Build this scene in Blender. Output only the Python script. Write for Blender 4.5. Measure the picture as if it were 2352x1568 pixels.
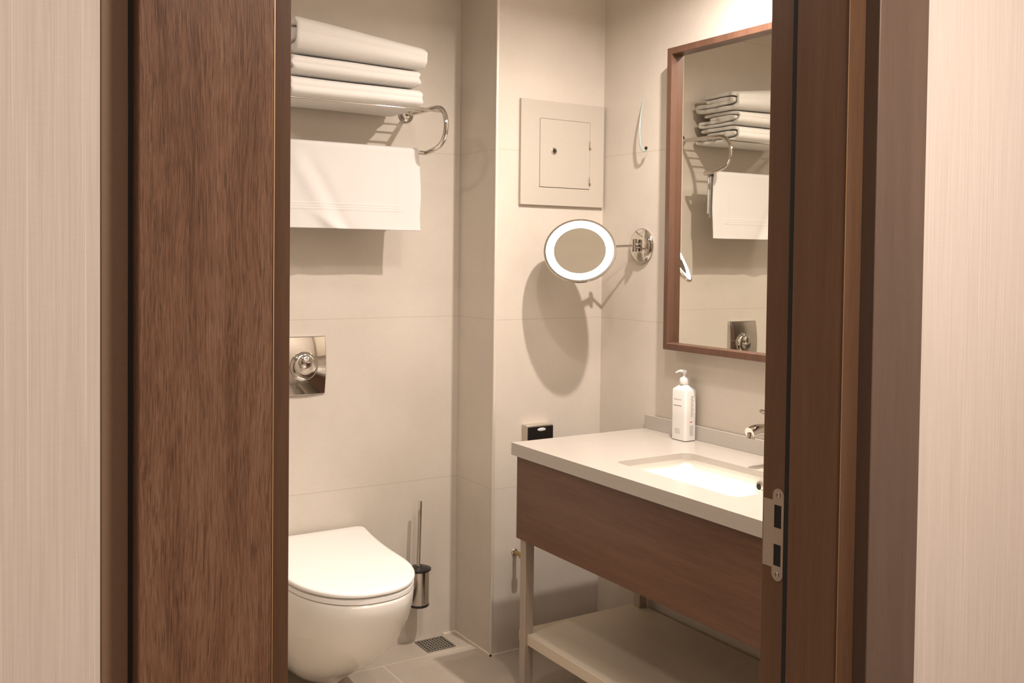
import bpy, bmesh, math, random
from mathutils import Vector, Matrix, noise
random.seed(7)
S = bpy.context.scene
for o in list(bpy.data.objects):
    bpy.data.objects.remove(o)
COL = S.collection
PI = math.pi

# ------------------------------------------------------------------ camera
YAW, PITCH, ROLL, CAMZ = math.radians(32.34), math.radians(1.605), math.radians(-0.668), 1.477
FPX, PX, PY = 2262.0, 1189.0, 651.0
fw = Vector((math.sin(YAW) * math.cos(PITCH), math.cos(YAW) * math.cos(PITCH), -math.sin(PITCH)))
rt = Vector((math.cos(YAW), -math.sin(YAW), 0))
dn = fw.cross(rt)
r2 = math.cos(ROLL) * rt + math.sin(ROLL) * dn
d2 = -math.sin(ROLL) * rt + math.cos(ROLL) * dn
cam_d = bpy.data.cameras.new('camera')
cam = bpy.data.objects.new('camera', cam_d)
COL.objects.link(cam)
m = Matrix.Identity(4)
for i in range(3):
    m[i][0] = r2[i]; m[i][1] = -d2[i]; m[i][2] = -fw[i]
m[0][3], m[1][3], m[2][3] = 0, 0, CAMZ
cam.matrix_world = m
cam_d.sensor_width = 36; cam_d.lens = FPX / 2352 * 36
cam_d.shift_x = (1176 - PX) / 2352
cam_d.shift_y = (PY - 784) / 2352
cam_d.clip_start = 0.02
S.camera = cam

# ------------------------------------------------------------------ world, lights, exposure
S.view_settings.view_transform = 'Standard'
S.view_settings.look = 'None'
S.view_settings.gamma = 1
S.view_settings.use_curve_mapping = False
S.view_settings.exposure = 0.0
w = bpy.data.worlds.new('world'); S.world = w; w.use_nodes = True
w.node_tree.nodes['Background'].inputs[0].default_value = (0.9, 0.75, 0.6, 1)
w.node_tree.nodes['Background'].inputs[1].default_value = 0.02

WARM = (1.0, 0.885, 0.805)
def lamp(name, loc, power, size, color=WARM, spot=None, aim=(0, 0, -1), shape='DISK', sy=None, blend=.5):
    if spot:
        l = bpy.data.lights.new(name, 'SPOT'); l.spot_size = math.radians(spot); l.spot_blend = blend; l.shadow_soft_size = size
    else:
        l = bpy.data.lights.new(name, 'AREA'); l.shape = shape; l.size = size
        if sy: l.size_y = sy
    l.energy = power; l.color = color
    o = bpy.data.objects.new(name, l); COL.objects.link(o)
    o.location = loc
    o.rotation_euler = Vector(aim).to_track_quat('-Z', 'Y').to_euler()
    return o
# bathroom ceiling downlights, then an added fill disc standing in for bounced light
lamp('downlight_toilet', (1.93, 2.06, 2.50), 31, 0.045).data.spread = math.radians(168)
lamp('downlight_door', (1.44, 1.80, 2.50), 6.5, 0.08).data.spread = math.radians(155)
lamp('downlight_basin', (2.19, 2.14, 2.54), 24, 0.03, spot=66, blend=.45)
lamp('downlight_shower', (0.45, 2.40, 2.44), 7, 0.20)
lamp('bounce_fill', (1.30, 1.60, 2.57), 10, 0.7)
# hallway ceiling lights
lamp('hall_light_right', (1.12, -.05, 2.50), 46, 0.25)
lamp('hall_light_left', (-0.45, -0.25, 2.50), 9, 0.4)

# ------------------------------------------------------------------ materials
def mat(name, col, rough=.5, metal=0, spec=.5, **kw):
    mt = bpy.data.materials.new(name); mt.use_nodes = True
    b = mt.node_tree.nodes['Principled BSDF']
    b.inputs['Base Color'].default_value = (*col, 1)
    b.inputs['Roughness'].default_value = rough
    b.inputs['Metallic'].default_value = metal
    b.inputs['Specular IOR Level'].default_value = spec
    for k, v in kw.items():
        b.inputs[k.replace('_', ' ')].default_value = v
    return mt
def nodes(mt): return mt.node_tree.nodes, mt.node_tree.links, mt.node_tree.nodes['Principled BSDF']
def coords(nt, scale, kind='pos'):
    N, L = nt.nodes, nt.links
    g = N.new('ShaderNodeNewGeometry') if kind == 'pos' else N.new('ShaderNodeTexCoord')
    mp = N.new('ShaderNodeMapping'); mp.inputs['Scale'].default_value = scale
    L.new(g.outputs['Position' if kind == 'pos' else 'Object'], mp.inputs['Vector'])
    return mp
def noise_n(nt, vec, scale=1, detail=4, rough=.55, dist=0):
    n = nt.nodes.new('ShaderNodeTexNoise')
    n.inputs['Scale'].default_value = scale; n.inputs['Detail'].default_value = detail
    n.inputs['Roughness'].default_value = rough; n.inputs['Distortion'].default_value = dist
    nt.links.new(vec, n.inputs['Vector']); return n
def ramp(nt, fac, stops):
    r = nt.nodes.new('ShaderNodeValToRGB'); nt.links.new(fac, r.inputs[0])
    e = r.color_ramp.elements
    while len(e) < len(stops): e.new(.5)
    for i, (p, c) in enumerate(stops):
        e[i].position = p; e[i].color = (*c, 1)
    return r
def mth(nt, op, a, b=None, c=None):
    n = nt.nodes.new('ShaderNodeMath'); n.operation = op
    for i, v in enumerate((a, b, c)):
        if v is None: continue
        if isinstance(v, (int, float)): n.inputs[i].default_value = v
        else: nt.links.new(v, n.inputs[i])
    return n.outputs[0]
def mix(nt, fac, a, b, typ='MIX'):
    n = nt.nodes.new('ShaderNodeMixRGB'); n.blend_type = typ
    for i, v in enumerate((fac, a, b)):
        if isinstance(v, (int, float)): n.inputs[i].default_value = v
        elif isinstance(v, tuple): n.inputs[i].default_value = (*v, 1)
        else: nt.links.new(v, n.inputs[i])
    return n.outputs[0]
def bump(nt, h, strength, dist=.001):
    b = nt.nodes.new('ShaderNodeBump'); b.inputs['Strength'].default_value = strength; b.inputs['Distance'].default_value = dist
    nt.links.new(h, b.inputs['Height']); nt.links.new(b.outputs[0], nt.nodes['Principled BSDF'].inputs['Normal'])

def tile_mat():
    mt = mat('wall_tile', (.6, .5, .4), .42, spec=.35); nt = mt.node_tree; N, L, B = nodes(mt)
    v = coords(nt, (1, 1, 1)).outputs[0]
    n1 = noise_n(nt, v, 3.2, 6, .6)
    n2 = noise_n(nt, v, 160, 3, .6)
    c = ramp(nt, n1.outputs[0], [(.3, (.585, .528, .455)), (.7, (.65, .59, .515))]).outputs[0]
    c = mix(nt, .09, c, n2.outputs[1], 'OVERLAY')
    sep = N.new('ShaderNodeSeparateXYZ'); g = N.new('ShaderNodeNewGeometry'); L.new(g.outputs['Position'], sep.inputs[0])
    z = mth(nt, 'ADD', sep.outputs[2], -0.617 + 6.245)
    f = mth(nt, 'MODULO', z, .6245)
    d = mth(nt, 'MINIMUM', f, mth(nt, 'SUBTRACT', .6245, f))
    msk = mth(nt, 'LESS_THAN', d, .0011)
    c = mix(nt, mth(nt, 'MULTIPLY', msk, .5), c, (.38, .31, .24))
    L.new(c, B.inputs['Base Color'])
    bump(nt, n2.outputs[0], .03)
    return mt
def floor_mat():
    mt = mat('floor_tile', (.4, .33, .26), .45, spec=.4); nt = mt.node_tree; N, L, B = nodes(mt)
    v = coords(nt, (1, 1, 1)).outputs[0]
    n1 = noise_n(nt, v, 4, 6, .6); n2 = noise_n(nt, v, 130, 3, .6)
    c = ramp(nt, n1.outputs[0], [(.3, (.40, .345, .285)), (.7, (.47, .405, .335))]).outputs[0]
    c = mix(nt, .1, c, n2.outputs[1], 'OVERLAY')
    sep = N.new('ShaderNodeSeparateXYZ'); g = N.new('ShaderNodeNewGeometry'); L.new(g.outputs['Position'], sep.inputs[0])
    ms = []
    for ax, off in ((0, 1.475), (1, 3.205)):
        f = mth(nt, 'MODULO', mth(nt, 'ADD', sep.outputs[ax], 6.0 - off + 0.6 * 3), .6)
        d = mth(nt, 'MINIMUM', f, mth(nt, 'SUBTRACT', .6, f))
        ms.append(mth(nt, 'LESS_THAN', d, .0016))
    # the last course against the back wall is one cut tile without the lengthwise joint
    near = mth(nt, 'LESS_THAN', sep.outputs[1], 3.205)
    k = mth(nt, 'MAXIMUM', mth(nt, 'MULTIPLY', ms[0], near), ms[1])
    c = mix(nt, mth(nt, 'MULTIPLY', k, .8), c, (.72, .62, .5))
    L.new(c, B.inputs['Base Color']); bump(nt, n2.outputs[0], .04)
    return mt
def paper_mat():
    mt = mat('wallpaper', (.6, .5, .42), .75, spec=.2); nt = mt.node_tree; N, L, B = nodes(mt)
    a = noise_n(nt, coords(nt, (900, 900, 9)).outputs[0], 1, 3, .6)
    b = noise_n(nt, coords(nt, (260, 260, 4)).outputs[0], 1, 2, .5)
    c0 = noise_n(nt, coords(nt, (60, 60, 900)).outputs[0], 1, 2, .5)
    t = mth(nt, 'ADD', mth(nt, 'MULTIPLY', a.outputs[0], .55), mth(nt, 'MULTIPLY', b.outputs[0], .45))
    c = ramp(nt, t, [(.30, (.56, .475, .41)), (.5, (.62, .54, .47)), (.70, (.68, .60, .53))]).outputs[0]
    c = mix(nt, .04, c, c0.outputs[0], 'OVERLAY')
    thr = noise_n(nt, coords(nt, (420, 420, 1.6)).outputs[0], 1, 1, .5)
    c = mix(nt, mth(nt, 'MULTIPLY', mth(nt, 'GREATER_THAN', thr.outputs[0], .69), .45), c, (.86, .76, .66))
    L.new(c, B.inputs['Base Color']); bump(nt, t, .35, .0006)
    return mt
def wood_mat(name, dark, mid, light, sc=1.0, coarse=0.0, axis=2, rough=.42):
    """veneer with grain along axis; coarse adds short wavy open pores"""
    mt = mat(name, mid, rough, spec=.35); nt = mt.node_tree; N, L, B = nodes(mt)
    def s(a, l):
        v = [a] * 3; v[axis] = l; return tuple(v)
    warp = noise_n(nt, coords(nt, s(9, 2.5)).outputs[0], 1, 2, .5)
    base = coords(nt, s(1, 1))
    add = N.new('ShaderNodeVectorMath'); add.operation = 'MULTIPLY_ADD'
    L.new(warp.outputs[1], add.inputs[0]); add.inputs[1].default_value = (.016 + .014 * coarse,) * 3
    L.new(base.outputs[0], add.inputs[2])
    def lay(a, l, d, r):
        mp = N.new('ShaderNodeMapping'); mp.inputs['Scale'].default_value = s(a, l); L.new(add.outputs[0], mp.inputs['Vector'])
        return noise_n(nt, mp.outputs[0], 1, d, r).outputs[0]
    f = lay((420 + 430 * coarse) * sc, (22 + 16 * coarse) * sc, 3, .6); g = lay(60 * sc, 3.0 * sc, 4, .6); h = lay(14, 1.2, 3, .5)
    t = mth(nt, 'ADD', mth(nt, 'ADD', mth(nt, 'MULTIPLY', f, .30 + .2 * coarse), mth(nt, 'MULTIPLY', g, .35)), mth(nt, 'MULTIPLY', h, .35 - .2 * coarse))
    lo, hi = (.38, .62) if coarse else (.34, .66)
    c = ramp(nt, t, [(lo, dark), (.49, mid), (hi, light)]).outputs[0]
    if coarse:
        pore = lay(620 * sc, 26 * sc, 2, .5)
        c = mix(nt, mth(nt, 'MULTIPLY', mth(nt, 'LESS_THAN', pore, .38), .55), c, tuple(v * .42 for v in mid))
        c = mix(nt, mth(nt, 'MULTIPLY', mth(nt, 'GREATER_THAN', pore, .64), .3), c, tuple(v * 1.8 for v in mid))
    L.new(c, B.inputs['Base Color']); bump(nt, t, .1 + .6 * coarse, .001)
    return mt
def cloth_mat(name, col, b=.5, sc=900):
    mt = mat(name, col, .95, spec=.1, Sheen_Weight=.25); nt = mt.node_tree; N, L, B = nodes(mt)
    n = noise_n(nt, coords(nt, (1, 1, 1)).outputs[0], sc, 3, .7)
    L.new(mix(nt, .1, col, n.outputs[0], 'OVERLAY'), B.inputs['Base Color'])
    bump(nt, n.outputs[0], b, .0015); return mt
def speck_mat(name, a, b, rough, sc=500, spec=.5):
    mt = mat(name, a, rough, spec=spec); nt = mt.node_tree; N, L, B = nodes(mt)
    n = noise_n(nt, coords(nt, (1, 1, 1)).outputs[0], sc, 4, .7)
    L.new(ramp(nt, n.outputs[0], [(.35, a), (.65, b)]).outputs[0], B.inputs['Base Color']); return mt
M = dict(
    tile=tile_mat(), floor=floor_mat(), paper=paper_mat(),
    paint=speck_mat('ceiling_paint', (.78, .74, .68), (.8, .76, .7), .8, 60),
    casing=wood_mat('casing_wood', (.088, .041, .022), (.148, .074, .042), (.205, .113, .069), 1, 1.0, rough=.36),
    casing_r=wood_mat('casing_wood_fine', (.100, .064, .046), (.115, .075, .055), (.135, .090, .067), 1, .0, rough=.36),
    jamb=wood_mat('jamb_wood', (.145, .075, .042), (.172, .093, .053), (.205, .116, .068), 1, .0, rough=.36),
    jamb_dim=wood_mat('jamb_wood_shaded', (.074, .036, .018), (.092, .046, .024), (.112, .059, .032), 1, .0, rough=.36),  # same wood as the jamb, darkened to put shade into its colour
    filler=speck_mat('side_filler', (.190, .114, .066), (.20, .121, .072), .6, 200),
    cabinet=wood_mat('cabinet_wood', (.100, .047, .026), (.135, .066, .037), (.175, .090, .052), 1, .0, axis=1, rough=.4),
    frame=wood_mat('mirror_frame_wood', (.080, .040, .025), (.105, .053, .033), (.135, .070, .044), 1, .0, rough=.4),
    hallfloor=speck_mat('hall_floor_dark', (.10, .065, .04), (.14, .09, .058), .45, 60),
    gap=mat('black_rubber_and_shade', (.012, .01, .008), .7),
    inlay=mat('brass_inlay', (.75, .52, .3), .35, 1),
    counter=speck_mat('quartz', (.42, .382, .338), (.47, .43, .378), .25, 700),
    ceramic=mat('ceramic', (.86, .83, .77), .08, spec=.5, Coat_Weight=.3),
    plastic=mat('seat_plastic', (.88, .86, .82), .22),
    chrome=mat('chrome', (.62, .59, .55), .08, 1),
    steel=speck_mat('brushed_steel', (.52, .46, .39), (.6, .53, .45), .38, 400),
    mirror=mat('mirror_glass', (.87, .86, .80), .003, 1),
    towel=cloth_mat('terry_towel', (.78, .75, .71)),
    towel2=cloth_mat('flat_woven_towel', (.67, .645, .62), .25, 1400),
    leg=mat('painted_metal', (.47, .40, .33), .45, .3),
    shelf=speck_mat('shelf_stone', (.60, .52, .40), (.65, .57, .45), .4, 500),
    panel=speck_mat('panel_paint', (.50, .45, .385), (.52, .47, .40), .4, 200),
    black=mat('black_plastic', (.015, .013, .012), .25),
    white=mat('white_plastic', (.74, .72, .69), .3),
    grey=mat('grey_print', (.45, .42, .40), .6), ink=mat('dark_print', (.05, .05, .05), .6), red=mat('red_print', (.65, .08, .12), .6),
    brass=mat('brass', (.45, .33, .12), .3, 1),
    caulk=mat('grout_seal', (.80, .70, .58), .5), trim=mat('edge_profile', (.82, .76, .68), .3, .4),
    grate=mat('drain_metal', (.36, .33, .29), .4, .8), dark=mat('dark_void', (.02, .018, .015), .9),
)
M['steel'].node_tree.nodes['Principled BSDF'].inputs['Metallic'].default_value = .6
em = bpy.data.materials.new('ring_light'); em.use_nodes = True
bn = em.node_tree.nodes['Principled BSDF']
bn.inputs['Base Color'].default_value = (.9, .9, .88, 1)
bn.inputs['Emission Color'].default_value = (.94, 1.0, .93, 1); bn.inputs['Emission Strength'].default_value = 8.0
M['ring'] = em
gl = mat('clear_plastic', (.50, .58, .54), .15, Transmission_Weight=.35, IOR=1.45); M['clear'] = gl

# ------------------------------------------------------------------ mesh helpers
def obj(name, bm, m_, parent=None, smooth=None, bevel=0, seg=2):
    bmesh.ops.recalc_face_normals(bm, faces=bm.faces[:])
    me = bpy.data.meshes.new(name); bm.to_mesh(me); bm.free()
    me.materials.append(m_)
    o = bpy.data.objects.new(name, me); COL.objects.link(o)
    if smooth is not None:
        for p in me.polygons: p.use_smooth = True
        try: me.set_sharp_from_angle(angle=math.radians(smooth))
        except Exception: pass
    if bevel:
        b = o.modifiers.new('b', 'BEVEL'); b.width = bevel; b.segments = seg; b.limit_method = 'ANGLE'
        if smooth is None:
            for p in me.polygons: p.use_smooth = True
            try: me.set_sharp_from_angle(angle=math.radians(30))
            except Exception: pass
            b.harden_normals = False
    if parent:
        o.parent = parent; o.matrix_parent_inverse = Matrix.Translation(-Vector(parent.location))
    return o
def tag(o, label, cat=None, group=None, kind=None):
    o['label'] = label
    if cat: o['category'] = cat
    if group: o['group'] = group
    if kind: o['kind'] = kind
    return o
def thing(name, loc, label, cat, group=None, kind=None):
    o = bpy.data.objects.new(name, None); COL.objects.link(o); o.location = loc; o.empty_display_size = .05
    return tag(o, label, cat, group, kind)
def box(x0, x1, y0, y1, z0, z1, bm=None):
    bm = bm or bmesh.new()
    v = [bm.verts.new((x, y, z)) for z in (z0, z1) for y in (y0, y1) for x in (x0, x1)]
    for f in ((0, 1, 3, 2), (4, 6, 7, 5), (0, 4, 5, 1), (2, 3, 7, 6), (0, 2, 6, 4), (1, 5, 7, 3)):
        bm.faces.new([v[i] for i in f])
    return bm
def frame_of(d):
    d = d.normalized(); u = Vector((0, 0, 1)).cross(d)
    if u.length < 1e-4: u = Vector((1, 0, 0))
    u.normalize(); return u, d.cross(u)
def tube(pts, r, n=14, bm=None, caps=True):
    bm = bm or bmesh.new(); pts = [Vector(p) for p in pts]
    rr = list(r) if isinstance(r, (list, tuple)) else [r]
    rr = rr + [rr[-1]] * (len(pts) - len(rr))
    u = None; rings = []
    for i, p in enumerate(pts):
        d = (pts[min(i + 1, len(pts) - 1)] - pts[max(i - 1, 0)]).normalized()
        if u is None: u, v = frame_of(d)
        else:
            u = (u - d * u.dot(d)).normalized(); v = d.cross(u)
        rings.append([bm.verts.new(p + (u * math.cos(2 * PI * k / n) + v * math.sin(2 * PI * k / n)) * rr[i]) for k in range(n)])
    for a, b in zip(rings, rings[1:]):
        for k in range(n): bm.faces.new((a[k], a[(k + 1) % n], b[(k + 1) % n], b[k]))
    if caps: bm.faces.new(rings[0]); bm.faces.new(rings[-1])
    return bm
def lathe(prof, origin, axis, n=48, bm=None, cap=(True, True)):
    """prof: (radius, distance along axis)"""
    bm = bm or bmesh.new(); o = Vector(origin); a = Vector(axis).normalized(); u, v = frame_of(a); rings = []
    for r, t in prof:
        if r < 1e-6: rings.append([bm.verts.new(o + a * t)])
        else: rings.append([bm.verts.new(o + a * t + (u * math.cos(2 * PI * k / n) + v * math.sin(2 * PI * k / n)) * r) for k in range(n)])
    for A, B in zip(rings, rings[1:]):
        for k in range(n):
            if len(A) == 1 and len(B) == 1: continue
            if len(A) == 1: bm.faces.new((A[0], B[(k + 1) % n], B[k]))
            elif len(B) == 1: bm.faces.new((A[k], A[(k + 1) % n], B[0]))
            else: bm.faces.new((A[k], A[(k + 1) % n], B[(k + 1) % n], B[k]))
    if cap[0] and len(rings[0]) > 1: bm.faces.new(rings[0])
    if cap[1] and len(rings[-1]) > 1: bm.faces.new(rings[-1])
    return bm
def loft(rings, bm=None, caps=True):
    bm = bm or bmesh.new(); R = [[bm.verts.new(p) for p in r] for r in rings]; n = len(R[0])
    for A, B in zip(R, R[1:]):
        for k in range(n): bm.faces.new((A[k], A[(k + 1) % n], B[(k + 1) % n], B[k]))
    if caps: bm.faces.new(R[0]); bm.faces.new(R[-1])
    return bm
def catmull(P, k=8, closed=False):
    P = [Vector(p) for p in P]; out = []; n = len(P)
    rng = range(n) if closed else range(n - 1)
    for i in rng:
        g = (lambda j: P[j % n]) if closed else (lambda j: P[max(0, min(n - 1, j))])
        a, b, c, d = g(i - 1), g(i), g(i + 1), g(i + 2)
        for s in range(k):
            t = s / k
            out.append(.5 * ((2 * b) + (c - a) * t + (2 * a - 5 * b + 4 * c - d) * t * t + (3 * b - a - 3 * c + d) * t ** 3))
    if not closed: out.append(P[-1])
    return out
def rrect(x0, x1, y0, y1, r, n=6):
    pts = []
    for cx, cy, a0 in ((x1 - r, y1 - r, 0), (x0 + r, y1 - r, 90), (x0 + r, y0 + r, 180), (x1 - r, y0 + r, 270)):
        for k in range(n + 1):
            a = math.radians(a0 + 90 * k / n); pts.append((cx + r * math.cos(a), cy + r * math.sin(a)))
    return pts

# ------------------------------------------------------------------ the setting
XW, YB, YF, XS = 2.343, 3.085, 3.360, 1.855     # vanity wall, column face, back wall, column side
XL, YD0, YD1, HC = -0.30, 0.962, 1.115, 2.60     # left wall, door wall (hall side, bathroom side), ceiling
JL, JR = 0.337, 1.175                            # faces of the door jambs
def struct(name, bm, m_, label, **k):
    o = obj(name, bm, m_, **k); tag(o, label, kind='structure'); return o
struct('floor', box(-1.3, 2.6, 1.04, 3.6, -.05, 0), M['floor'], 'beige stone-look floor tiles with pale joints')
struct('floor_hall', box(-1.3, 2.6, -1.5, 1.0395, -.05, 0), M['hallfloor'], 'unseen brown hall floor, kept dark to weaken bounced light')  # dark finish made up to reduce light bouncing up from below
struct('ceiling', box(-1.3, 2.6, -1.5, 3.6, HC, HC + .05), M['paint'], 'plain light ceiling')
struct('wall_back', box(XL - .1, XS + .02, YF, YF + .1, 0, HC), M['tile'], 'beige large-format tiled wall behind the toilet')
struct('wall_column', box(XS, XW + .1, YB, YF + .1, 0, HC), M['tile'], 'boxed-out tiled wall carrying the access panel')
struct('wall_right', box(XW, XW + .1, YD1, YB, 0, HC), M['tile'], 'beige tiled wall behind the vanity and mirror')
struct('wall_left', box(XL - .1, XL - .001, YD1, YF, 0, HC), M['tile'], 'beige tiled wall on the toilet side')
bm = box(XL - .1, JL - .03, 1.0385, YD1, 0, HC); box(JR + .03, XW + .1, 1.0385, YD1, 0, HC, bm); box(JL - .03, JR + .03, 1.0385, YD1, 2.13, HC, bm)
struct('wall_front', bm, M['tile'], 'bathroom side of the door wall')
struct('wall_hall_left', box(-1.3, .1585, YD0, 1.038, 0, HC), M['paper'], 'beige textured wallpaper left of the doorway')
struct('wall_hall_right', box(1.3265, 2.6, YD0, 1.038, 0, HC), M['paper'], 'beige textured wallpaper right of the doorway')
struct('wall_hall_top', box(.1585, 1.3265, YD0, 1.038, 2.2, HC), M['paper'], 'wallpaper above the doorway')
struct('wall_hall_back', box(-1.3, 2.6, -1.55, -1.45, 0, HC), M['paper'], 'hall wall behind the viewer')
struct('wall_hall_side', box(-1.35, -1.25, -1.45, YD0, 0, HC), M['paper'], 'far left hall wall')
struct('wall_hall_end', box(2.4, 2.5, -1.45, YD0, 0, HC), M['paper'], 'far right hall wall')
# metal edge profile on the outer corner of the column, pale seal along the wall bases
struct('trim_1', box(XS - .004, XS + .006, YB - .004, YB + .004, .0, HC), M['trim'], 'slim pale metal profile on the outer tile corner', bevel=.0015)
bm = box(XS - .006, XS, YB - .006, YF - .0005, 0, .005); box(XS - .006, 1.985, YB - .006, YB - .0005, 0, .005, bm); box(1.80, XS - .006, YF - .006, YF - .0005, 0, .005, bm)
struct('trim_2', bm, M['caulk'], 'pale sealant line along the base of the column')

# ------------------------------------------------------------------ door frame
D = thing('door_1', (.75, 1.0, 0), 'dark brown wooden door frame around the open bathroom doorway', None, kind='structure')
YC0 = .938
tag(obj('casing', box(.187, .312, YC0, YD0 + .012, 0, 2.22), M['casing'], D, bevel=.0015), 'left casing of dark oak with coarse vertical grain')
tag(obj('casing', box(1.212, 1.3262, YC0, 1.03, 0, 2.22), M['casing_r'], D, bevel=.0015), 'right casing of lighter fine-grained brown veneer')
obj('casing', box(.3121, 1.2119, YC0, YD0 + .012, 2.14, 2.22), M['casing_r'], D, bevel=.0015)
# jamb liners (hall part up to the seal) and the rabbeted part on the bathroom side
YS = 1.060
obj('jamb', box(.3125, JL, YD0 + .0045, 1.125, 0, 2.14), M['jamb'], D, bevel=.001)
obj('jamb_front_shaded', box(.3125, JL + .0004, YD0 + .0005, YD0 + .0044, 0, 2.14), M['jamb_dim'], D, bevel=.0006)  # jamb's front face split off to carry the painted shade
obj('jamb_front_shaded', box(JR - .0004, 1.2115, YD0 + .0005, YD0 + .0044, 0, 2.14), M['jamb_dim'], D, bevel=.0006)
bm = box(JR, 1.2115, YD0 + .0045, YS, 0, 2.14)
obj('jamb', bm, M['jamb'], D, bevel=.001)
bm = box(JR + .012, 1.2115, YS, 1.125, 0, 1.0); box(JR + .012, 1.2115, YS, 1.125, 1.0, 2.14, bm)
obj('rabbet', box(JR + .012, 1.2115, YS + .0093, 1.125, 0, 2.14), M['jamb'], D, bevel=.001)
obj('jamb', box(JL, JR, YD0 + .0005, YS, 2.1, 2.14), M['jamb'], D, bevel=.001)
tag(obj('seal', box(JR + .0005, JR + .0118, YS, YS + .009, 0, 2.1), M['gap'], D), 'black rubber door seal')
obj('inlay', box(JR - .0004, JR + .0004, YD0 - .0002, YD0 + .0006, 0, 2.1), M['inlay'], D)
obj('inlay', box(.3118, .3128, YC0 - .0004, YC0 + .003, 0, 2.14), M['inlay'], D)
# recessed filler strip between wallpaper and left casing, with a black strip painting the gap's shade
tag(obj('side_filler', box(.159, .1828, .9616, 1.03, 0, 2.2), M['filler'], D, bevel=.001), 'smooth brown filler strip beside the left casing')
tag(obj('shadow_gap', box(.1828, .1868, .963, 1.03, 0, 2.2), M['gap'], D), 'dark gap between filler strip and casing')
# door leaf swung fully open into the bathroom
lf = obj('door_leaf', box(.292, .332, 1.14, 1.955, .008, 2.09), M['casing_r'], D, bevel=.002)
obj('handle_rose', lathe([(.026, 0), (.026, .008), (.01, .009), (.01, .05)], (.332, 1.90, 1.04), (1, 0, 0), 32), M['steel'], lf, smooth=40)
obj('lever', tube([(.378, 1.905, 1.04), (.380, 1.88, 1.04), (.380, 1.77, 1.04)], .009, 16), M['steel'], lf, smooth=50)
# strike plate on the rabbet face, two rectangular holes, rounded ends, lip towards the bathroom
def strike():
    X0, X1 = JR + .0105, JR + .0119; bm = bmesh.new()
    y0, y1 = 1.0790, 1.1020; h0, h1 = 1.0835, 1.0985
    for a, b in ((.9755, .988), (1.0225, 1.0490), (1.0855, 1.1005)): box(X0, X1, y0, y1, a, b, bm)
    for a, b in ((.988, 1.0225), (1.0490, 1.0855)): box(X0, X1, y0, h0, a, b, bm); box(X0, X1, h1, y1, a, b, bm)
    box(X0, X1, y1, 1.1215, .984, 1.092, bm)
    for sgn, zc in ((1, 1.1005), (-1, .9755)):
        ym, hw = (y0 + y1) / 2, (y1 - y0) / 2
        pts = [(ym + hw * math.cos(PI * k / 16), zc + sgn * hw * math.sin(PI * k / 16)) for k in range(17)]
        loft([[(X, y, z) for y, z in pts] for X in (X0, X1)], bm)
    bmesh.ops.remove_doubles(bm, verts=bm.verts[:], dist=1e-6)
    return bm
st = obj('strike_plate', strike(), M['steel'], D); tag(st, 'satin steel strike plate with two rectangular holes')
for z0, z1 in ((1.0490, 1.0855), (.988, 1.0225)):
    obj('latch_hole', box(JR + .0113, JR + .0121, 1.0837, 1.0983, z0 + .0002, z1 - .0002), M['dark'], st)
for z in (1.1015, .9745):
    obj('screw', lathe([(.0042, 0), (.0036, .0012), (.0012, .0006), (0, .0004)], (JR + .0106, 1.0905, z), (-1, 0, 0), 16), M['chrome'], st, smooth=40)

# ------------------------------------------------------------------ vanity
VY0, VY1, VXF = 1.42, 2.795, 1.752
V = thing('vanity', (2.05, 2.1, 0), 'dark wood vanity on pale metal legs with an open lower shelf', 'vanity')
bm = box(1.7905, 2.325, VY0 + .02, 2.79, .525, .543)
box(1.7905, 2.325, 2.772, 2.79, .5431, .8075, bm); box(1.7905, 2.325, VY0 + .02, VY0 + .038, .5431, .8075, bm); box(2.307, 2.325, VY0 + .0385, 2.7715, .5431, .8075, bm)
obj('carcass', bm, M['cabinet'], V, bevel=.001)
obj('front_panel', box(1.772, 1.790, VY0 + .02, 2.79, .525, .8075), M['cabinet'], V, bevel=.0015)
def leg(x0, y0): return box(x0, x0 + .034, y0, y0 + .034, 0, .5245)
for x0, y0 in ((1.789, 2.755), (1.789, VY0 + .03), (2.285, 2.755), (2.285, VY0 + .03)):
    obj('leg', leg(x0, y0), M['leg'], V, bevel=.0015)
obj('shelf', box(1.80, 2.32, VY0 + .05, 2.81, .163, .2), M['shelf'], V, bevel=.002)
# countertop with the basin cut-out
ZT, ZB, ZS0 = .85, .8085, .83
C0 = thing('countertop', (2.05, 2.1, ZB), 'pale stone countertop with an undermounted basin', 'countertop')
CX0, CX1, CY0, CY1 = VXF, XW - .001, VY0, VY1
IX0, IX1, IY0, IY1 = 1.862, 2.162, 1.86, 2.378
def ctop():
    bm = bmesh.new(); inner = rrect(IX0, IX1, IY0, IY1, .03, 6); n = 7
    corners = [(CX1, CY1), (CX0, CY1), (CX0, CY0), (CX1, CY0)]
    ti = [bm.verts.new((x, y, ZT)) for x, y in inner]; bi = [bm.verts.new((x, y, ZS0)) for x, y in inner]
    to = [bm.verts.new((x, y, ZT)) for x, y in corners]; bo = [bm.verts.new((x, y, ZS0)) for x, y in corners]
    for I, O in ((ti, to), (bi, bo)):
        for c in range(4):
            for k in range(n - 1): bm.faces.new((O[c], I[c * n + k], I[c * n + k + 1]))
            bm.faces.new((O[c], I[c * n + n - 1], I[((c + 1) * n) % 28], O[(c + 1) % 4]))
    for k in range(28): bm.faces.new((ti[k], ti[(k + 1) % 28], bi[(k + 1) % 28], bi[k]))
    for k in range(4): bm.faces.new((to[k], to[(k + 1) % 4], bo[(k + 1) % 4], bo[k]))
    return bm
bm = ctop()
obj('slab', bm, M['counter'], C0, bevel=.0008)
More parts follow.
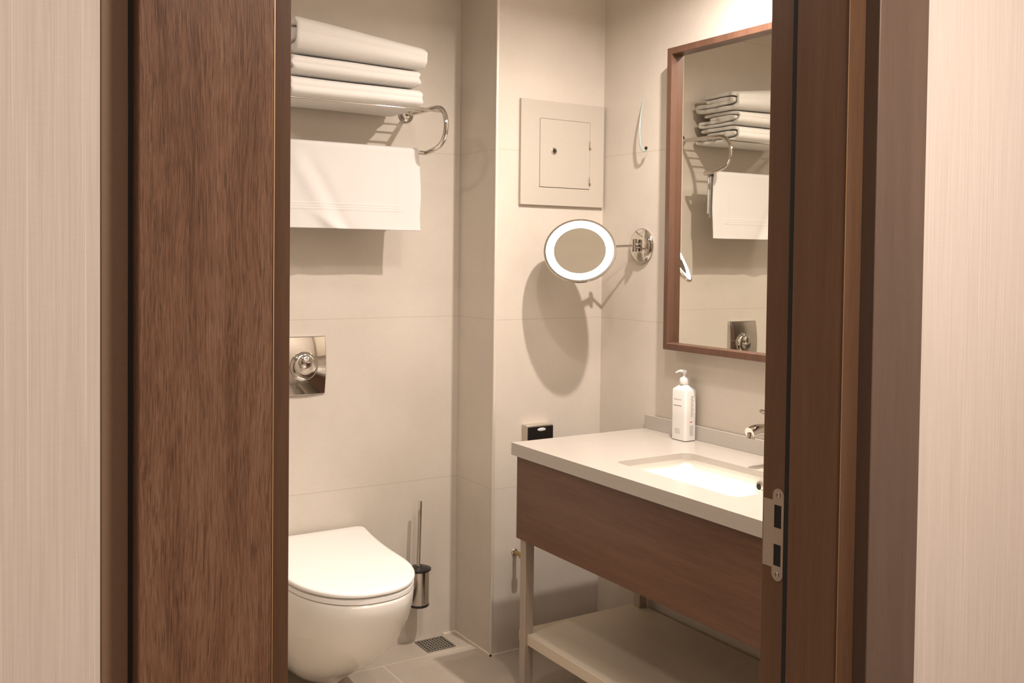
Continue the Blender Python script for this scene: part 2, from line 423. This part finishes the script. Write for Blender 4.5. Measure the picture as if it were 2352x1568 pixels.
bm = box(VXF, VXF + .018, VY0, VY1, ZB, ZS0 + .0005); box(VXF + .0181, XW - .002, VY1 - .018, VY1 - .0002, ZB, ZS0 + .001, bm); box(VXF + .0181, XW - .002, VY0 + .0002, VY0 + .018, ZB, ZS0 + .001, bm)
obj('apron', bm, M['counter'], C0)
obj('backsplash', box(2.331, XW - .0005, CY0, 2.797, ZT, .9), M['counter'], C0, bevel=.0012)
def basin():
    rings = []
    e = .006
    rings.append([(x, y, ZS0 - .0005) for x, y in rrect(IX0 - .02, IX1 + .02, IY0 - .02, IY1 + .02, .045)])
    rings.append([(x, y, ZS0 - .0005) for x, y in rrect(IX0 - e, IX1 + e, IY0 - e, IY1 + e, .036)])
    for z, s, r in ((.82, 0, .04), (.77, .008, .045), (.73, .018, .05), (.71, .032, .055), (.700, .055, .06), (.697, .09, .05)):
        rings.append([(x, y, z) for x, y in rrect(IX0 - e + s, IX1 + e - s, IY0 - e + s, IY1 + e - s, r)])
    return loft(rings, caps=False)
bs = basin()
bs.faces.new(list(bs.verts)[-28:])
bo_ = obj('basin', bs, M['ceramic'], C0, smooth=50)
sm = bo_.modifiers.new('s', 'SOLIDIFY'); sm.thickness = .008; sm.offset = -1
ovy, ovz = 2.062, .803
obj('overflow', lathe([(.015, 0), (.015, .003), (.0095, .005), (.0085, .002)], (IX1 + .0015, ovy, ovz), (-1, 0, 0), 28, cap=(True, False)), M['chrome'], C0, smooth=40)
obj('overflow_hole', lathe([(.0088, .0), (.0088, .0032)], (IX1 + .0015, ovy, ovz), (-1, 0, 0), 24), M['dark'], C0)
obj('drain', lathe([(.03, 0), (.03, .003), (.02, .006), (0, .007)], (2.01, 2.1, .697), (0, 0, 1), 32), M['chrome'], C0, smooth=40)
# tap
T = thing('basin_tap', (2.262, 2.10, ZT), 'chrome single-lever basin tap standing behind the basin', 'tap')
obj('body', lathe([(.026, 0), (.026, .004), (.022, .008), (.021, .10), (.023, .125), (.021, .14), (0, .143)], (2.262, 2.10, ZT), (0, 0, 1), 36), M['chrome'], T, smooth=40)
sp = catmull([(2.262, 2.1, .93), (2.225, 2.1, .957), (2.185, 2.1, .962), (2.155, 2.1, .956)], 6)
obj('spout', tube(sp, [.020 - .002 * i / len(sp) for i in range(len(sp))], 20), M['chrome'], T, smooth=50)
obj('aerator', lathe([(.0125, 0), (.0125, .016), (.009, .017), (0, .012)], (2.163, 2.1, .955), (-.15, 0, -1), 24), M['chrome'], T, smooth=40)
obj('lever', tube(catmull([(2.262, 2.1, .99), (2.24, 2.1, 1.004), (2.215, 2.1, 1.015), (2.200, 2.1, 1.020)], 5), [.011 - .0004 * i for i in range(16)], 14), M['chrome'], T, smooth=50)

# soap bottle
B = thing('soap_bottle', (2.298, 2.553, ZT), 'white square pump bottle standing on the counter by the backsplash', 'soap dispenser')
bx0, bx1, by0, by1 = 2.272, 2.324, 2.512, 2.585
rings = []
for z, s, r in ((.8505, .004, .008), (.853, 0, .010), (.93, 0, .010), (1.022, 0, .010), (1.027, .002, .010), (1.037, .013, .008), (1.042, .018, .006)):
    rings.append([(x, y, z) for x, y in rrect(bx0 + s * .9, bx1 - s * .9, by0 + s * 1.25, by1 - s * 1.25, r)])
obj('bottle_body', loft(rings), M['white'], B, smooth=35)
cxb, cyb = (bx0 + bx1) / 2, (by0 + by1) / 2
obj('collar', lathe([(.0155, 0), (.0165, .002), (.0162, .018), (.013, .0225), (.006, .026), (.004, .028)], (cxb, cyb, 1.0422), (0, 0, 1), 32), M['white'], B, smooth=50)
obj('pump_stem', tube([(cxb, cyb, 1.066), (cxb, cyb, 1.082)], [.0035, .0045], 14), M['white'], B, smooth=50)
nz = catmull([(cxb + .007, cyb - .004, 1.0845), (cxb, cyb, 1.0865), (cxb - .012, cyb + .010, 1.0875), (cxb - .022, cyb + .020, 1.081)], 6)
obj('pump_nozzle', tube(nz, [.0042, .0055, .0065, .007, .007, .007, .007, .0068, .0062, .0056, .005, .0046, .0042, .0038, .0034, .003, .0028, .0026, .0025], 14), M['white'], B, smooth=50)
# printed marks (flush strips on the two visible faces)
def mark(x0, x1, y0, y1, z0, z1, m_): return obj('printed_mark', box(x0, x1, y0, y1, z0, z1), m_, B)
fx = bx0 - .0002
for k in range(8):   # brand word as small letter blocks
    y = 2.571 - .0048 * k
    mark(fx, bx0, y - .0034, y, .9895, .9935, M['grey'])
mark(fx, bx0, 2.532, 2.573, .9695, .9712, M['ink'])
for k, (a, b) in enumerate(((2.539, 2.566), (2.541, 2.566), (2.537, 2.566), (2.539, 2.564))): mark(fx, bx0, a, b, .889 - .0048 * k, .891 - .0048 * k, M['grey'])
fy = by0 - .0002
for k in range(15): mark(bx0 + .024, bx0 + .038 - .002 * (k % 3), fy, by0, 1.003 - .005 * k, 1.0055 - .005 * k, M['grey'])
mark(bx0 + .022, bx0 + .031, fy, by0, .9145, .9185, M['red'])
for k in range(8): mark(bx0 + .020 + .0015 * (k > 5), bx0 + .036, fy, by0, .9015 - .0045 * k, .9042 - .0045 * k, M['grey'])

# ------------------------------------------------------------------ framed mirror
MX = 2.300
F = thing('wall_mirror', (XW, 2.1, 1.15), 'large rectangular mirror in a brown wooden frame above the vanity', 'mirror')
my0, my1, mz0, mz1, fwid = 1.46, 2.634, 1.157, 2.202, .022
def mframe():
    bm = bmesh.new(); x0, x1 = 2.272, 2.310
    O = [(my0, mz0), (my1, mz0), (my1, mz1), (my0, mz1)]; I = [(my0 + fwid, mz0 + fwid), (my1 - fwid, mz0 + fwid), (my1 - fwid, mz1 - fwid), (my0 + fwid, mz1 - fwid)]
    vo = [[bm.verts.new((x, y, z)) for y, z in O] for x in (x0, x1)]; vi = [[bm.verts.new((x, y, z)) for y, z in I] for x in (x0, x1)]
    for k in range(4):
        j = (k + 1) % 4
        for s in (0, 1): bm.faces.new((vo[s][k], vo[s][j], vi[s][j], vi[s][k]))
        bm.faces.new((vo[0][k], vo[0][j], vo[1][j], vo[1][k])); bm.faces.new((vi[0][k], vi[0][j], vi[1][j], vi[1][k]))
    return bm
obj('frame', mframe(), M['frame'], F, bevel=.0015)
obj('glass', box(MX, MX + .006, my0 + .01, my1 - .01, mz0 + .01, mz1 - .01), M['mirror'], F)
obj('backing', box(2.3101, XW - .0002, my0 + .03, my1 - .035, mz0 + .03, mz1 - .03), M['black'], F)

# ------------------------------------------------------------------ magnifying mirror
MC = Vector((2.079, 2.869, 1.4975)); az = math.atan2(-2.83, -2.05) - math.radians(3); el = math.radians(29)
nrm = Vector((math.cos(az) * math.cos(el), math.sin(az) * math.cos(el), math.sin(el)))
G = thing('magnifying_mirror', (XW, 2.835, 1.5), 'round lit magnifying mirror on a chrome swing arm', 'mirror')
R0 = .1305
obj('rim', lathe([(0, -.020), (.06, -.0185), (.115, -.012), (.127, -.004), (R0, .002), (.1295, .0068), (.1215, .0072), (.1213, .0035)], MC, nrm, 72, cap=(False, False)), M['chrome'], G, smooth=40)
obj('light_ring', lathe([(.1212, .0030), (.1210, .0052), (.0945, .0052), (.0935, .003)], MC, nrm, 72, cap=(False, False)), M['ring'], G, smooth=40)
obj('magnifying_glass', lathe([(.0940, .0036), (.07, .0026), (.045, .0018), (.02, .0013), (0, .0012)], MC, nrm, 72, cap=(False, False)), M['mirror'], G, smooth=60)
back = MC - nrm * .020
piv = back - nrm * .018
elb = Vector((2.232, 2.915, 1.507))
obj('hinge', tube([back + Vector((0, 0, 0)), piv], [.014, .011], 20), M['chrome'], G, smooth=40)
obj('pivot', tube([piv + Vector((0, 0, -.016)), piv + Vector((0, 0, .018))], .008, 16), M['chrome'], G, smooth=40)
obj('arm', tube([piv, elb], .0075, 14), M['chrome'], G, smooth=50)
obj('elbow', tube([elb + Vector((0, 0, -.018)), elb + Vector((0, 0, .018))], .0078, 16), M['chrome'], G, smooth=40)
bc = Vector((XW, 2.838, 1.520))
obj('arm', tube([elb + Vector((0, 0, .008)), bc + Vector((-.036, .004, 0))], .0045, 14), M['chrome'], G, smooth=50)
obj('base', lathe([(.064, 0), (.066, .004), (.064, .010), (.052, .017), (.03, .021), (0, .022)], bc, (-1, 0, 0), 56), M['chrome'], G, smooth=45)
obj('bracket', tube([bc + Vector((-.036, .004, -.022)), bc + Vector((-.036, .004, .024))], .010, 20), M['chrome'], G, smooth=40)
obj('bracket', tube([bc + Vector((-.018, 0, 0)), bc + Vector((-.034, .004, 0))], .012, 20), M['chrome'], G, smooth=40)
for dz in (.05, -.05):
    obj('screw', lathe([(.0045, 0), (.004, .002), (0, .003)], bc + Vector((-.0125, .014, dz)), (-1, 0, 0), 16), M['chrome'], G, smooth=40)

# ------------------------------------------------------------------ wall hook beside the mirror
H = thing('wall_hook', (XW, 2.82, 1.96), 'slender translucent curved hook on the wall above the magnifying mirror', 'hook')
hp = catmull([(2.3415, 2.838, 2.066), (2.334, 2.836, 2.05), (2.318, 2.829, 2.00), (2.306, 2.820, 1.94), (2.306, 2.812, 1.885), (2.312, 2.806, 1.867), (2.318, 2.800, 1.866), (2.317, 2.796, 1.872)], 6)
obj('strap', tube(hp, [.0022 + .0018 * min(1, i / 20) for i in range(len(hp))], 12), M['clear'], H, smooth=50)
obj('tip', tube([(2.317, 2.7965, 1.872), (2.316, 2.7935, 1.880)], [.0055, .0048], 12), M['black'], H, smooth=50)

# ------------------------------------------------------------------ access panel
A = thing('access_panel', (2.13, YB, 1.86), 'beige metal access panel with a small locked door, high on the column wall', 'access panel')
ax0, ax1, az0, az1 = 1.952, 2.334, 1.668, 2.058
dx0, dx1, dz0, dz1 = 2.035, 2.268, 1.735, 1.992
def pframe():
    bm = bmesh.new(); y0, y1 = YB - .014, YB - .0005
    O = [(ax0, az0), (ax1, az0), (ax1, az1), (ax0, az1)]; I = [(dx0, dz0), (dx1, dz0), (dx1, dz1), (dx0, dz1)]
    vo = [[bm.verts.new((x, y, z)) for x, z in O] for y in (y0, y1)]; vi = [[bm.verts.new((x, y, z)) for x, z in I] for y in (y0, y1)]
    for k in range(4):
        j = (k + 1) % 4
        for s in (0, 1): bm.faces.new((vo[s][k], vo[s][j], vi[s][j], vi[s][k]))
        bm.faces.new((vo[0][k], vo[0][j], vo[1][j], vo[1][k])); bm.faces.new((vi[0][k], vi[0][j], vi[1][j], vi[1][k]))
    return bm
obj('frame', pframe(), M['panel'], A, bevel=.001)
Ad = obj('panel_door', box(dx0 + .0022, dx1 - .0008, YB - .0135, YB - .001, dz0 + .0022, dz1 - .0008), M['panel'], A, bevel=.0008)
obj('lock', lathe([(.0128, 0), (.0128, .002), (.010, .004), (.0072, .0038), (.007, .001)], (2.100, YB - .0135, 1.873), (0, -1, 0), 28), M['chrome'], Ad, smooth=40)
obj('keyhole', lathe([(.0072, 0), (.0072, .0035)], (2.1005, YB - .0135, 1.873), (0, -1, 0), 20), M['dark'], Ad)
for z in (1.905, 1.768):
    obj('hinge', box(2.262, 2.2675, YB - .0165, YB - .0138, z - .014, z + .016), M['chrome'], Ad, bevel=.0006)
    obj('hinge_pin', tube([(2.2665, YB - .0172, z - .016), (2.2665, YB - .0172, z - .0085)], .003, 12), M['brass'], Ad, smooth=40)

# ------------------------------------------------------------------ black fronted dispenser behind the counter end
Q = thing('tissue_dispenser', (2.01, YB, .80), 'black-fronted tissue box with steel sides fixed low on the column wall', 'dispenser')
obj('housing', box(1.979, 2.094, 3.048, YB - .0005, .715, .848), M['steel'], Q, bevel=.002)
obj('front', box(1.9805, 2.0925, 3.043, 3.0478, .717, .842), M['black'], Q, bevel=.001)
bm = bmesh.new()
rg = [[(2.0400 + .0185 * s * math.cos(a), 3.0428 - d, .8310 + .0062 * s * math.sin(a)) for a in [2 * PI * k / 32 for k in range(32)]] for s, d in ((1, -.0005), (1, .0006), (.85, .0012))]
tag(obj('badge', loft(rg), M['white'], Q, smooth=40), 'small white oval badge')

# angle valve on the column wall behind the vanity leg
K = thing('angle_valve', (1.953, YB, .37), 'small brass angle valve behind the vanity leg', 'valve')
obj('escutcheon', lathe([(.014, 0), (.012, .004), (.008, .006)], (1.953, YB - .0005, .372), (0, -1, 0), 28), M['chrome'], K, smooth=40)
obj('valve_body', tube([(1.953, YB - .004, .372), (1.953, YB - .05, .372)], .008, 16), M['brass'], K, smooth=40)
obj('handle', tube([(1.953, YB - .05, .372), (1.953, YB - .066, .372)], [.013, .011], 12), M['brass'], K, smooth=30)

# ------------------------------------------------------------------ toilet
TC = 1.213
half = [(0, 2.652), (.035, 2.654), (.07, 2.664), (.11, 2.688), (.145, 2.727), (.172, 2.775), (.19, 2.83), (.2, 2.89), (.203, 2.95), (.205, 3.03), (.21, 3.11), (.219, 3.20), (.230, 3.275), (.236, 3.315), (.232, 3.335), (.215, 3.345)]
def outline(sx=1.0, front=0.0, inset=0.0, back=0.0, k=3):
    """closed outline; front moves the tip back, inset shrinks all round"""
    P = []
    hs = catmull([(x, y, 0) for x, y in half], k)
    L_ = 3.345 - 2.652
    for p in hs:
        x = p.x * sx; t = (3.345 - p.y) / L_
        y = 3.345 - t * (L_ - front)
        cx, cy = 0, 3.0
        d = Vector((x - cx, y - cy)); l = max(d.length, 1e-4)
        q = Vector((cx, cy)) + d * (max(0, l - inset) / l)
        P.append((q.x, min(q.y, 3.345 - back)))
    R_ = [(TC + x, y) for x, y in P]; Lf = [(TC - x, y) for x, y in reversed(P)]
    out = R_ + Lf[:-1]
    return out
W = thing('toilet', (TC, YF, 0), 'white wall-hung toilet with its lid closed', 'toilet')
def ring3(o_, z): return [(x, y, z) for x, y in o_]
rim_o = lambda i, b=.012: outline(inset=i, back=b)
obj('lid', loft([ring3(outline(inset=.006), .4655), ring3(outline(inset=.001), .4675), ring3(outline(), .472), ring3(outline(inset=.001), .477), ring3(outline(inset=.005), .480), ring3(outline(inset=.016), .4812), ring3(outline(inset=.06), .4818)]), M['plastic'], W, smooth=50)
obj('seat', loft([ring3(outline(inset=.008, back=.004), .4445), ring3(outline(inset=.003, back=.004), .4465), ring3(outline(inset=.003, back=.004), .4585), ring3(outline(inset=.008, back=.004), .4605), ring3(outline(inset=.03, back=.02), .4650)]), M['plastic'], W, smooth=50)
br = []
for z, fr, ins, sx in ((.4440, 0, .012, 1), (.4425, 0, .005, 1), (.434, 0, .002, .995), (.40, .006, .002, .99), (.35, .022, .004, .975), (.29, .060, .006, .95), (.23, .115, .010, .90), (.17, .185, .018, .83), (.12, .26, .03, .74), (.085, .33, .045, .64), (.070, .38, .06, .56), (.064, .42, .08, .48)):
    o_ = outline(sx=sx, front=fr, inset=ins)
    br.append([(x, y if y < 3.25 else y + (YF - .001 - 3.345) * (y - 3.25) / .095, z) for x, y in o_])
obj('bowl', loft(br), M['ceramic'], W, smooth=60)

# flush plate
P_ = thing('flush_plate', (1.218, YF, 1.08), 'square chrome flush plate with a round raised button above the toilet', 'flush plate')
def fplate():
    bm = bmesh.new(); x0, x1, z0, z1, n = 1.130, 1.308, .974, 1.183, 24
    g = []
    for j in range(n + 1):
        r = []
        for i in range(n + 1):
            u, v = i / n * 2 - 1, j / n * 2 - 1
            r.append(bm.verts.new((x0 + (x1 - x0) * i / n, YF - .006 - .010 * (1 - u * u) * .6 - .013 * (1 - v * v), z0 + (z1 - z0) * j / n)))
        g.append(r)
    for j in range(n):
        for i in range(n): bm.faces.new((g[j][i], g[j][i + 1], g[j + 1][i + 1], g[j + 1][i]))
    rim = g[0][:] + [g[j][n] for j in range(1, n + 1)] + g[n][n - 1::-1] + [g[j][0] for j in range(n - 1, 0, -1)]
    bk = [bm.verts.new((v.co.x, YF - .0004, v.co.z)) for v in rim]
    m_ = len(rim)
    for k in range(m_): bm.faces.new((rim[k], rim[(k + 1) % m_], bk[(k + 1) % m_], bk[k]))
    return bm
obj('plate', fplate(), M['chrome'], P_, smooth=40, bevel=.003)
obj('button', lathe([(.052, 0), (.052, .004), (.047, .012), (.038, .017), (.02, .013), (0, .012)], (1.222, YF - .022, 1.078), (0, -1, 0), 48), M['chrome'], P_, smooth=50)
obj('small_button', lathe([(.024, 0), (.024, .008), (.018, .014), (0, .016)], (1.222, YF - .0345, 1.096), (0, -1, 0), 36), M['chrome'], P_, smooth=50)

# ------------------------------------------------------------------ toilet brush
U = thing('toilet_brush', (1.659, YF, .29), 'chrome toilet brush in a wall-mounted holder with a black lid', 'toilet brush')
bx, by = 1.662, YF - .066
obj('holder', lathe([(.036, .0), (.038, .006), (.038, .125), (.0365, .1255)], (bx, by, .165), (0, 0, 1), 40), M['chrome'], U, smooth=40)
obj('holder_base', lathe([(.036, 0), (.0385, .003), (.0385, .008), (.036, .009)], (bx, by, .158), (0, 0, 1), 40), M['black'], U, smooth=40)
obj('lid', lathe([(.040, 0), (.045, .004), (.045, .010), (.030, .016), (.010, .019), (.0065, .024)], (bx, by, .2905), (0, 0, 1), 40), M['black'], U, smooth=40)
obj('handle', tube([(bx - .004, by, .31), (bx + .004, by + .004, .552)], [.0075, .0075], 18), M['chrome'], U, smooth=50)
obj('wall_bracket', box(bx - .012, bx + .012, by + .037, YF - .0005, .24, .27), M['chrome'], U, bevel=.002)

# ------------------------------------------------------------------ floor drain
E_ = thing('floor_drain', (1.727, 3.28, 0), 'square perforated metal floor drain in the tiled corner', 'floor drain')
gx0, gx1, gy0, gy1 = 1.668, 1.785, 3.228, 3.338
obj('drain_tray', box(gx0, gx1, gy0, gy1, .0, .0015), M['dark'], E_)
bm = bmesh.new()
box(gx0, gx1, gy0, gy0 + .006, .0016, .004, bm); box(gx0, gx1, gy1 - .006, gy1, .0016, .004, bm)
box(gx0, gx0 + .006, gy0 + .006, gy1 - .006, .0016, .004, bm); box(gx1 - .006, gx1, gy0 + .006, gy1 - .006, .0016, .004, bm)
for k in range(1, 9):
    x = gx0 + .006 + k * (gx1 - gx0 - .012) / 9; box(x - .003, x + .003, gy0 + .006, gy1 - .006, .0016, .0038, bm)
for k in range(1, 6):
    y = gy0 + .006 + k * (gy1 - gy0 - .012) / 6; box(gx0 + .006, gx1 - .006, y - .0025, y + .0025, .0016, .0036, bm)
obj('grate', bm, M['grate'], E_)

# ------------------------------------------------------------------ towel rack
RK = thing('towel_rack', (1.3, YF, 2.0), 'chrome hotel towel rack with curled arm ends on the back wall', 'towel rack')
ZR = 1.985
RR = .0085
for x, nm in ((1.622, 0), (1.00, 1)):
    obj('flange', lathe([(.030, 0), (.030, .006), (.024, .012), (.012, .016)], (x, YF - .0005, 2.0), (0, -1, 0), 36), M['chrome'], RK, smooth=40)
    pts = [(x, YF - .01, 2.0), (x, 3.25, 1.998), (x, 3.15, 1.998), (x, 3.10, 1.996), (x, 3.068, 1.984), (x, 3.046, 1.962), (x, 3.037, 1.932), (x, 3.043, 1.900), (x, 3.066, 1.872), (x, 3.105, 1.856), (x, 3.15, 1.848), (x, 3.195, 1.844)]
    cc = catmull(pts, 6)
    obj('arm', tube(cc, RR, 18), M['chrome'], RK, smooth=60)
for y, zr in ((3.0665, -.0072), (3.14, .009), (3.21, .009), (3.28, .009)):
    obj('rail', tube([(1.0, y, ZR + zr), (1.622, y, ZR + zr)], .0034, 12), M['chrome'], RK, smooth=50)
obj('towel_bar', tube([(1.0, 3.193, 1.844), (1.616, 3.193, 1.844)], .0075, 16), M['chrome'], RK, smooth=50)

# ------------------------------------------------------------------ towels
def ribbon_towel(name, path, t, x0, x1, nx, wob, dz=None, group=None, label='', seed=0, xshift=None):
    """a cloth band following path (y, z) extruded along x; closed cross-section with rounded ends"""
    P = [Vector((p.x, p.y)) for p in catmull([(a, b, 0) for a, b in path], 7)]
    n = len(P); L_, R_ = [], []
    for i, p in enumerate(P):
        d = (P[min(i + 1, n - 1)] - P[max(i - 1, 0)]).normalized(); q = Vector((-d.y, d.x))
        e = min(i, n - 1 - i); k = min(1, .55 + .2 * e)
        L_.append(p + q * t / 2 * k); R_.append(p - q * t / 2 * k)
    sec = L_ + R_[::-1]; rings = []
    for j in range(nx + 1):
        u = j / nx; x = x0 + (x1 - x0) * u
        e = min(u, 1 - u) * (x1 - x0)
        rg = []
        for i, s in enumerate(sec):
            a = noise.noise(Vector((x * 6 + seed, s.x * 7, s.y * 9))) * wob
            b = noise.noise(Vector((x * 5 + seed + 30, s.x * 8, s.y * 7))) * wob
            c = noise.noise(Vector((seed, s.x * 26, s.y * 40))) * .012
            xx = x + (c if (j == nx or j == 0) else c * max(0, 1 - e / .03))
            rg.append((xx, s.x + a + (xshift(u) if xshift else 0), s.y + b + (dz(u, s.y) if dz else 0)))
        rings.append(rg)
    bm = bmesh.new(); V_ = [[bm.verts.new(p) for p in r] for r in rings]; m_ = len(sec)
    for A_, B_ in zip(V_, V_[1:]):
        for k in range(m_): bm.faces.new((A_[k], A_[(k + 1) % m_], B_[(k + 1) % m_], B_[k]))
    for r in (V_[0], V_[-1]):
        for i in range(n - 1):
            bm.faces.new((r[i], r[i + 1], r[m_ - 2 - i], r[m_ - 1 - i]))
    o = obj(name, bm, M['towel'], smooth=70)
    sb = o.modifiers.new('s', 'SUBSURF'); sb.levels = 1; sb.render_levels = 1
    return o
def folded(z0, z1, yf, yb, t):
    """thick fold: outer wrap round the front with two inner layers, like a towel folded in thirds"""
    h = z1 - z0; m_ = (z0 + z1) / 2
    return [(yb - .03, z1 - t * .55 - .002), (yb - .08, z1 - t * .5), (yf + .09, z1 - t * .5), (yf + .035, z1 - t * .7), (yf + t * .55, m_ + h * .2), (yf + t * .5, m_), (yf + t * .55, m_ - h * .2),
            (yf + .035, z0 + t * .65), (yf + .09, z0 + t * .5), (yb - .06, z0 + t * .5), (yb - .012, z0 + t * .6), (yb - .003, z0 + t * 1.2), (yb - .02, z0 + t * 1.65), (yb - .09, z0 + t * 1.62), (yf + .09, m_ - t * .35), (yf + t * 1.7, m_ + .0), (yf + .07, m_ + t * .42), (yf + .13, m_ + t * .45), (yb - .07, m_ + t * .35)]
ZS = ZR - .004
specs = [(ZS, 2.051, 3.066, 3.335, .0150, 1.075, 1.548, 'white folded bath towel at the bottom of the rack stack', 3),
         (2.0535, 2.116, 3.072, 3.325, .0145, 1.083, 1.542, 'white folded bath towel in the middle of the rack stack', 11),
         (2.1185, 2.196, 3.056, 3.330, .0175, 1.092, 1.560, 'thickest white folded bath towel, topmost of the rack stack', 19)]
for i, (z0, z1, yf, yb, t, x0, x1, lab, sd) in enumerate(specs):
    dz = (lambda u, z, z0=z0, z1=z1, i=i: ((z - z0) / (z1 - z0)) * (1 - u) * (.042 if i == 2 else .004) + (.004 + .002 * i) * (1 - u) * (1 if i else 0) + (.004 if i == 2 else 0) * (1 - u))
    o = ribbon_towel('bath_towel', folded(z0 + .0005, z1 - .0005, yf, yb, t), t, x0, x1, 44, .0028, dz, seed=sd)
    tag(o, lab, 'towel', 'white bath towels folded on the rack')

# hanging towel over the bar
def hanging():
    bm = bmesh.new(); nx, nz = 150, 130; x0, x1 = 1.03, 1.592; ztop, zb = 1.853, 1.563
    HT = thing('hand_towel', (1.3, 3.19, 1.844), 'white flat-woven towel with raised border lines hanging from the rack bar', 'towel')
    def front(u, v, off=0):
        x = x0 + (x1 - x0) * u; z = ztop - (ztop - zb) * v
        if u > .99: x -= .002 * math.sin(v * 9)
        y = 3.177 - .006 * v
        y += .005 * noise.noise(Vector((x * 7, z * 5, 2))) * (.3 + v)
        # diagonal drape folds falling from the bar at the left
        y -= .006 * math.exp(-((x - 1.10 - (ztop - z) * .55) / .03) ** 2) * min(1, v * 3)
        y += .004 * math.exp(-((x - 1.155 - (ztop - z) * .55) / .025) ** 2) * min(1, v * 3)
        y -= .007 * math.exp(-((x - 1.28 + (z - 1.56) * 1.4) / .03) ** 2) * max(0, (v - .7) / .3)
        # raised border lines
        for zz in (1.650, 1.641, 1.632):
            if x < 1.518: y -= .0016 * math.exp(-((z - zz - (x - 1.3) * .004) / .0022) ** 2)
        for xx in (1.500, 1.509, 1.518):
            if z > 1.630: y -= .0013 * math.exp(-((x - xx) / .0022) ** 2)
        return Vector((x, y + off, z))
    def sheet(fn, m_, name, th, parent):
        b = bmesh.new(); g = [[b.verts.new(fn(i / nx, j / nz)) for i in range(nx + 1)] for j in range(nz + 1)]
        for j in range(nz):
            for i in range(nx): b.faces.new((g[j][i], g[j][i + 1], g[j + 1][i + 1], g[j + 1][i]))
        o = obj(name, b, m_, parent, smooth=60)
        s = o.modifiers.new('s', 'SOLIDIFY'); s.thickness = th; s.offset = 0
        return o
    zf = .10
    def f1(u, v):
        # wraps over the bar: back strip, crest, then the front sheet
        if v < .16:
            a = v / .16; x = x0 + (x1 - .004 - x0) * u
            if a < .5:
                k = a / .5; return Vector((x, 3.209, 1.78 + .064 * k))
            k = (a - .5) / .5 * PI
            return Vector((x + .002 * (a - .5), 3.193 + .016 * math.cos(k), 1.844 + .0125 * math.sin(k)))
        w_ = (v - .16) / .84
        p = front(u, w_)
        z = 1.844 - (1.844 - zb) * w_
        p.z = z + .002 * noise.noise(Vector((u * 4, 1, 5))) * w_
        if w_ < .16: p.x -= .008 * (1 - w_ / .16) * (u > .985)
        return p
    sheet(f1, M['towel2'], 'front_fold', .004, HT)
    # inner layers seen edge-on behind the front fold
    for k, (dy, zl, xs) in enumerate(((.0135, 1.635, -.006), (.0215, 1.655, -.001), (.0295, 1.672, .004), (.0375, 1.70, -.004))):
        def f2(u, v, dy=dy, zl=zl, xs=xs):
            x = x0 + (x1 - .006 + xs - x0) * u; z = 1.835 - (1.835 - zl) * v
            return Vector((x, 3.1775 + dy + .0015 * noise.noise(Vector((x * 6, z * 6, dy * 90))), z))
        if k > 0: sheet(f2, M['towel2'], 'back_fold', .005, HT)
        else: sheet(lambda u, v: Vector((x0 + (x1 - .010 - x0) * u, 3.1835 + .001 * math.sin(u * 9), 1.826 - (1.826 - 1.60) * v)), M['towel2'], 'back_fold', .004, HT)
hanging()
